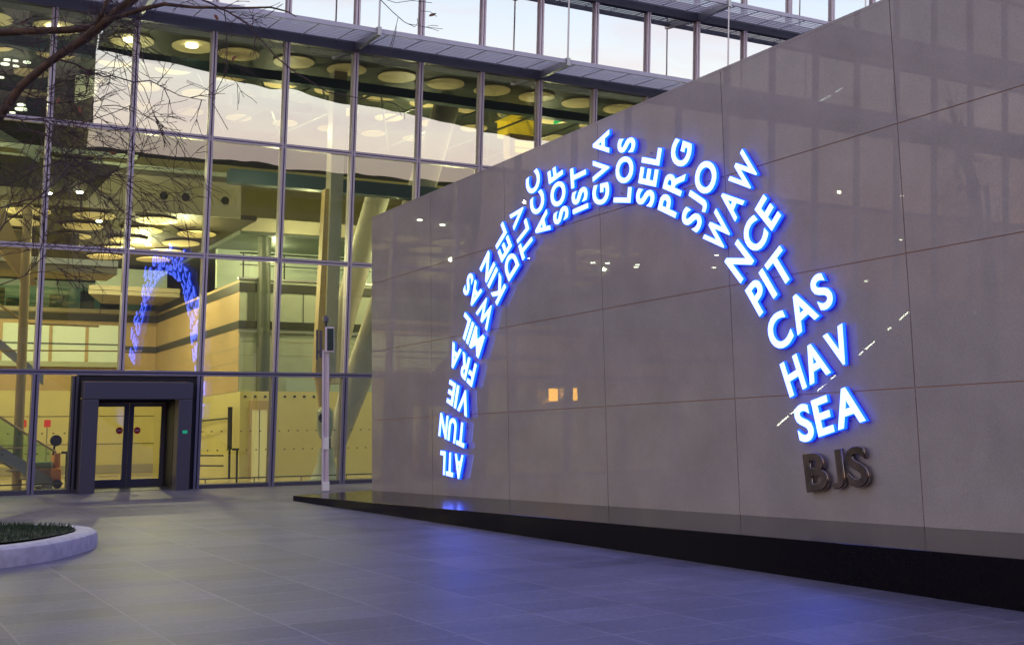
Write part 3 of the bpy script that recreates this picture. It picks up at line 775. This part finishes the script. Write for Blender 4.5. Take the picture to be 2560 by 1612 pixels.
for s, lab in ((.42, 'red square beacon on a thin stand left of the orange cleaner'), (1.05, 'red square beacon on a thin stand above the orange cleaner')):
    t = thing('beacon_stand', lab, 'beacon', at0(s, 4.7), 'red beacons behind the glass')
    b = MB(); b.tube([FI(s, 4.7, .015), FI(s, 4.7, 1.72)], [.014] * 2, 8); b.disc(FI(s, 4.7, .013), ef, nh, .13, 16, Z * .02); b.build('stand', 'fascia', t)
    b = MB(); b.box(FI, (s - .09, s + .09), (4.64, 4.70), (1.66, 1.86)); b.build('beacon', 'redlamp', t, bevel=.02)
for s, q, lab in ((1.31, 3, 'dark queue barrier post with a small head left of the portal'), (5.72, 2.4, 'slim barrier post behind the glass between portal and lamp pole')):
    t = thing('barrier_post', lab, 'post', at0(s, q), 'barrier posts in the hall')
    b = MB(); b.tube([FI(s, q, .03), FI(s, q, .93)], [.028] * 2, 12); b.build('post', 'rubber', t, smooth=True)
    b = MB(); b.disc(FI(s, q, .012), ef, nh, .17, 24, Z * .022); b.build('base', 'rubber', t)
    b = MB(); b.box(FI, (s - .14, s + .05), (q - .04, q + .04), (.931, .99)); b.build('head', 'rubber', t, bevel=.01)
t = thing('floor_rail', 'low dark rail running behind the glass at floor level', 'rail', at0(6, .6))
b = MB()
for s0, s1 in ((-3, .85), (3.95, 16)):
    b.tube([FI(s0, .6, .22), FI(s1, .6, .22)], [.016] * 2, 8)
    s = s0 + .4
    while s < s1: b.tube([FI(s, .6, .012), FI(s, .6, .22)], [.012] * 2, 6); s += 1.3
b.build('rail_bars', 'band', t)

# ------------------------------------------------------------------ pole
px, py = -4.6, 29.62
pz = gz(px, py)
pole = thing('sign_pole', 'slim pale aluminium pole with small sign boxes standing at the end of the plinth', 'pole', (px, py, pz))
vx = Vector((py, -px, 0)).normalized() ; vx = Vector((1, .155, 0)).normalized(); vy = Vector((-.155, 1, 0)).normalized()
def PF(a, b_, z): return Vector((px, py, pz)) + vx * a + vy * b_ + Z * z
b = MB()
b.box(PF, (-.085, -.03), (-.07, .07), (0, 3.38)); b.box(PF, (.03, .085), (-.07, .07), (0, 3.38)); b.box(PF, (-.029, .029), (-.045, .045), (0, 3.37)); b.build('shaft', 'pole', pole, bevel=.008)
b = MB(); b.box(PF, (-.06, .10), (-.10, -.071), (.0, .22)); b.build('base_cover', 'white', pole, bevel=.01)
b = MB(); b.box(PF, (-.045, .085), (-.095, -.071), (.98, 1.27)); b.build('label_plate', 'white', pole, bevel=.006)
b = MB(); b.box(PF, (-.02, .20), (-.14, -.075), (3.38 - .06, 3.94)); sb = b.build('sign_box', 'pole', pole, bevel=.012)
b = MB(); b.box(PF, (.03, .185), (-.15, -.1405), (3.36, 3.90)); b.build('sign_face', 'signdark', pole).parent = sb
b = MB(); b.box(PF, (-.24, -.19), (-.02, .05), (3.15, 3.88)); b.box(PF, (-.16, -.09), (-.02, .06), (3.2, 3.86)); b.box(PF, (-.19, -.085), (.0, .03), (3.3, 3.38)); b.build('side_box', 'slate', pole, bevel=.008)
b = MB(); b.tube([PF(0, 0, 3.38), PF(0, 0, 4.02), PF(0, 0, 4.08)], [.03, .03, .05], 12); b.tube([PF(.0, -.03, 4.08), PF(.0, -.03, 4.16), PF(0, -.03, 4.22)], [.075, .075, .04], 14); b.box(PF, (-.02, .07), (-.1, -.0), (4.12, 4.16)); b.build('camera_head', 'slate', pole, smooth=True)

# ------------------------------------------------------------------ planter, grass, tree
PCX, PCY = -8.6, 15.6
def ell(t, ax, ay, n=2.6):
    c, s = math.cos(t), math.sin(t)
    return Vector((PCX + ax * math.copysign(abs(c) ** (2 / n), c), PCY + ay * math.copysign(abs(s) ** (2 / n), s), 0))
plt = thing('planter', 'raised grass bed with rounded pale stone kerb at left', 'planter', (PCX, PCY, -.27))
prof = [(0, -.12), (0, .13), (.015, .185), (.06, .215), (.24, .222), (.275, .21), (.28, .18), (.28, 0)]
NS = 96
def kerb(i0, i1):
    b = MB(); m = len(prof)
    for i in range(i0, i1 + 1):
        t = 2 * math.pi * (i + (.04 if i == i0 else -.04 if i == i1 else 0)) / NS
        for o_, zz in prof:
            P = ell(t, 3.08 - o_, 2.5 - o_); P.z = gz(P.x, P.y) * .6 - .1 + zz; b.v.append(P)
    for i in range(i1 - i0):
        for j in range(m - 1):
            k = i * m + j; b.f.append([k, k + m, k + m + 1, k + 1]); b.mi.append(0)
    b.f.append(list(range(m))); b.f.append([(i1 - i0) * m + j for j in range(m)][::-1]); b.mi += [0, 0]
    return b
cuts = [-10, 5, 20, 35, 50, 65, 78, 85]
for a_, c_ in zip(cuts[:-1], cuts[1:]):
    b = MB(); kb = kerb(a_, c_)
    # leave a hair joint between stones
    n_ = c_ - a_
    kb.build('kerb_stone', 'stone', plt, True)
b = MB(); ring = [ell(2 * math.pi * i / NS, 2.81, 2.23) + Z * (-.02) for i in range(NS)]
cen = Vector((PCX, PCY, .08)); b.v = [cen] + ring; b.f = [[0, 1 + i, 1 + (i + 1) % NS] for i in range(NS)]; b.mi = [0] * NS
b.build('turf', 'soil', plt)
gr = MB(); rg = random.Random(3)
for k in range(16000):
    t = rg.uniform(0, 2 * math.pi); rr = math.sqrt(rg.random())
    P = ell(t, 2.79 * rr, 2.21 * rr); P.z = -.02 + .1 * (1 - rr) - .01
    if P.x < -9.2: continue
    hgt = rg.uniform(.03, .09); a = rg.uniform(0, 6.28); dx = Vector((math.cos(a), math.sin(a), 0)) * .007
    tip = P + Vector((rg.gauss(0, .025), rg.gauss(0, .025), hgt)); kk = len(gr.v)
    gr.v += [P - dx, P + dx, tip]; gr.f.append([kk, kk + 1, kk + 2]); gr.mi.append(0)
me = bpy.data.meshes.new('grass'); org = Vector((PCX, PCY, 0)); me.from_pydata([tuple(v - org) for v in gr.v], [], gr.f); me.materials.append(M['grass'])
go = bpy.data.objects.new('grass', me); C.objects.link(go); go.location = org; go['kind'] = 'stuff'; go['label'] = 'short dark green grass in the rounded planter'; go['category'] = 'grass'

tree = thing('bare_tree', 'bare brown tree rising from the planter with branches across the upper left', 'tree', (-9.0, 15.4, .05))
YD = 15.0
def P2(pts, Y=YD, wob=.0): return [at(x, y, Y + wob * i) for i, (x, y) in enumerate(pts)]
crown_j = Vector((-9.0, 15.4, 1.6))
tk = MB()
tk.tube([(-9.0, 15.4, .0), (-8.98, 15.4, .8), (-9.02, 15.38, 1.7), (-9.0, 15.3, 2.6), (-9.1, 15.2, 4.2), (-9.2, 15.2, 6.5)], [.20, .16, .14, .125, .09, .05], 14)
limb1 = P2([(-120, 420), (0, 290), (53, 216), (127, 153), (211, 98), (253, 63), (290, 32), (340, -8), (420, -90)])
tk.tube([Vector((-8.98, 15.36, 2.1))] + limb1, [.11, .075, .062, .056, .054, .062, .07, .066, .06, .04], 10)
limb2 = P2([(-150, 110), (0, 82), (105, 77), (175, 76), (245, 66), (275, 50)], 15.12)
tk.tube([Vector((-9.05, 15.3, 3.6))] + limb2, [.085, .055, .05, .048, .046, .045, .03], 10)
limb3 = P2([(262, 55), (296, 43), (364, 21), (411, 11), (484, 19), (600, 21), (677, 19), (720, 30), (741, 43)], 14.9)
tk.tube(limb3, [.04, .034, .032, .027, .02, .016, .013, .009, .005], 8)
limb4 = P2([(240, 60), (258, 30), (268, 0), (272, -60)], 14.95)
tk.tube(limb4, [.03, .028, .025, .02], 8)
tk.build('trunk', 'bark', tree, True)
tw = MB()
branches = []
def addb(pts, r0, Y=YD, r1=.004, wob=.0):
    P = P2(pts, Y, wob); n = len(P); tw.tube(P, [r0 + (r1 - r0) * i / (n - 1) for i in range(n)], 5); branches.append((P, r0)); return P
addb([(455, -20), (527, 9), (570, 30), (617, 60), (643, 90), (694, 146), (741, 184), (780, 206), (818, 231), (870, 241), (925, 250), (968, 253)], .013, 14.6)
addb([(148, 150), (190, 161), (219, 177), (261, 193), (277, 189), (335, 206), (375, 202), (400, 215), (450, 240), (480, 246), (515, 252)], .013, 14.9)
addb([(560, 20), (566, 64), (568, 120), (566, 180), (544, 223), (531, 257), (556, 300), (570, 325)], .007, 14.8)
addb([(53, 300), (72, 325), (112, 334), (157, 374), (197, 408), (242, 437), (262, 442)], .010, 14.7)
addb([(112, 300), (161, 334), (202, 356), (249, 399), (265, 417), (330, 470), (392, 522)], .008, 14.8)
addb([(-30, 530), (67, 500), (112, 493), (170, 473), (224, 450), (269, 435), (300, 420)], .010, 14.5)
addb([(-20, 470), (45, 450), (90, 423), (145, 405), (210, 330), (250, 270), (262, 240)], .011, 14.4)
addb([(-40, 640), (10, 560), (80, 505), (160, 440), (230, 385)], .012, 14.2)
addb([(-20, 720), (60, 690), (110, 640), (150, 600)], .008, 14.2)
addb([(930, -30), (951, 0), (981, 30), (1011, 56), (1037, 68), (1045, 58), (1043, 47)], .006, 14.4)
addb([(950, -5), (990, 8), (1030, 2), (1080, 8)], .004, 14.4)
addb([(1050, 28), (1075, 30), (1092, 42)], .003, 14.4)
addb([(211, 98), (240, 120), (300, 150), (360, 220), (390, 300)], .007, 14.8)
addb([(0, 290), (60, 300), (130, 295), (200, 310), (290, 280), (330, 262)], .010, 14.7)
addb([(-20, 200), (60, 230), (130, 260), (220, 250)], .010, 15.2)
addb([(90, 80), (110, 180), (90, 260), (130, 340), (110, 400)], .009, 15.3)
rt = random.Random(21)
def twig(P, d, L, r, depth):
    n = max(3, int(L / .09)); pts = [P]; p = P.copy(); dd = d.normalized()
    for i in range(n):
        dd = (dd + Vector((rt.gauss(0, .13), rt.gauss(0, .08), rt.gauss(-.03, .13)))).normalized()
        p = p + dd * (L / n); pts.append(p.copy())
    tw.tube(pts, [max(.0034, r * (1 - i / (n + .5))) for i in range(n + 1)], 4, cap=False)
    if depth > 0:
        for _ in range(rt.randint(2, 4)):
            i = rt.randint(1, n - 1); sd = Vector((rt.gauss(0, 1), rt.gauss(0, .5), rt.gauss(0, 1))).normalized()
            twig(pts[i], (dd * 1.0 + sd * .62), L * rt.uniform(.45, .75), r * .62, depth - 1)
for bi, (P, r0) in enumerate(branches):
    n_t = {0: 4, 1: 9, 2: 5, 9: 2, 10: 1, 11: 0, 12: 4}.get(bi, 8)
    for _ in range(n_t):
        i = rt.randint(1, len(P) - 2) if len(P) > 2 else 0
        f = rt.random(); p = P[i].lerp(P[min(i + 1, len(P) - 1)], f); d = (P[min(i + 1, len(P) - 1)] - P[i]).normalized()
        sd = Vector((rt.gauss(.1, 1), rt.gauss(0, .5), rt.gauss(-.1, 1))).normalized()
        short = .42 if bi in (0, 1, 2, 9, 10, 12) else 1
        twig(p, d * .8 + sd, rt.uniform(.5, 1.25) * short, r0 * .6, 2 if short == 1 else 1)
for L_, cnt in ((limb1, 28), (limb2, 14), (limb3[:6], 5)):
    for _ in range(cnt):
        i = rt.randint(0, len(L_) - 2); p = L_[i].lerp(L_[i + 1], rt.random())
        sd = Vector((rt.gauss(.15, 1), rt.gauss(0, .6), rt.gauss(-.1, 1))).normalized()
        twig(p, sd, rt.uniform(.35, .95), .007, 2)
tw.build('twigs', 'twig', tree, True)
for (x, y, Y, a) in ((1081, 38, 14.4, .4), (283, 383, 14.7, 2.8), (145, 252, 14.8, 1.2), (541, 44, 14.8, 2.2), (62, 55, 15.1, .9), (585, 146, 14.8, 1.0), (200, 275, 14.6, 2.0)):
    c = at(x, y, Y); u_ = Vector((math.cos(a), .2, math.sin(a))).normalized(); v_ = Vector((-math.sin(a), .3, math.cos(a))).normalized()
    b = MB(); b.prism([c - u_ * .05, c - u_ * .02 + v_ * .022, c + u_ * .03 + v_ * .016, c + u_ * .055, c + u_ * .02 - v_ * .02, c - u_ * .03 - v_ * .016], u_.cross(v_) * .003)
    b.build('dead_leaf', 'leaf', tree)

# ------------------------------------------------------------------ surroundings mirrored in the glass
def OB(s, d, z): return F0 + ef * s + nh * d + Z * z
cpk = thing('car_park_building', 'dark multi storey car park across the plaza, seen mirrored in the glass', 'building', OB(40, 60, -1.1))
b = MB()
for k in range(4): b.box(OB, (11.3, 110), (60, 90), (-1.2 + k * 3.3 + 1.3, -1.2 + k * 3.3 + 3.3 + .004))
b.box(OB, (11.3, 110), (63, 89), (-1.2, 11.9)); b.build('car_park_decks', 'concrete', cpk)
b = MB()
for k in range(24): b.box(OB, (14 + k * 4, 14.5 + k * 4), (60.3, 60.8), (-1.2, 11.5))
b.build('car_park_columns', 'concrete', cpk)
tw_ = thing('office_tower', 'tall dark office block across the plaza, seen mirrored at the left', 'building', OB(-8, 60, -1.1))
b = MB(); b.box(OB, (-30, 11), (60, 85), (-1.2, 24)); b.build('tower_walls', 'concrete_dk', tw_)
rw = random.Random(8)
b = MB()
for k in range(13):
    for j in range(7):
        b.box(OB, (-28 + k * 3, -26.2 + k * 3), (59.9, 59.99), (.5 + j * 3.2, 2.4 + j * 3.2))
b.build('tower_windows', 'smoked', tw_)
can = thing('added_canopy', 'unseen flat dark canopy added beyond the stone wall to cut off the mirrored sky', 'canopy', (40, 12, -.9))  # added slab, outlined so its mirror image bounds the bright sky
b = MB(); b.prism([Vector(p) for p in ((8.6, 7.4, 16), (31.5, 20.1, 16), (62, 37, 16), (62, 3.4, 16), (13.9, -.6, 16))], Z * .7); b.build('canopy_slab', 'concrete_dk', can)
b = MB()
for x_, y_ in ((60, 28), (60, 8), (56, 12), (58, 20)): b.tube([(x_, y_, -1.2), (x_, y_, 15.99)], [.3, .3], 12)
b.build('canopy_columns', 'concrete', can)

for o in roots:
    if '_o' in o: del o['_o']
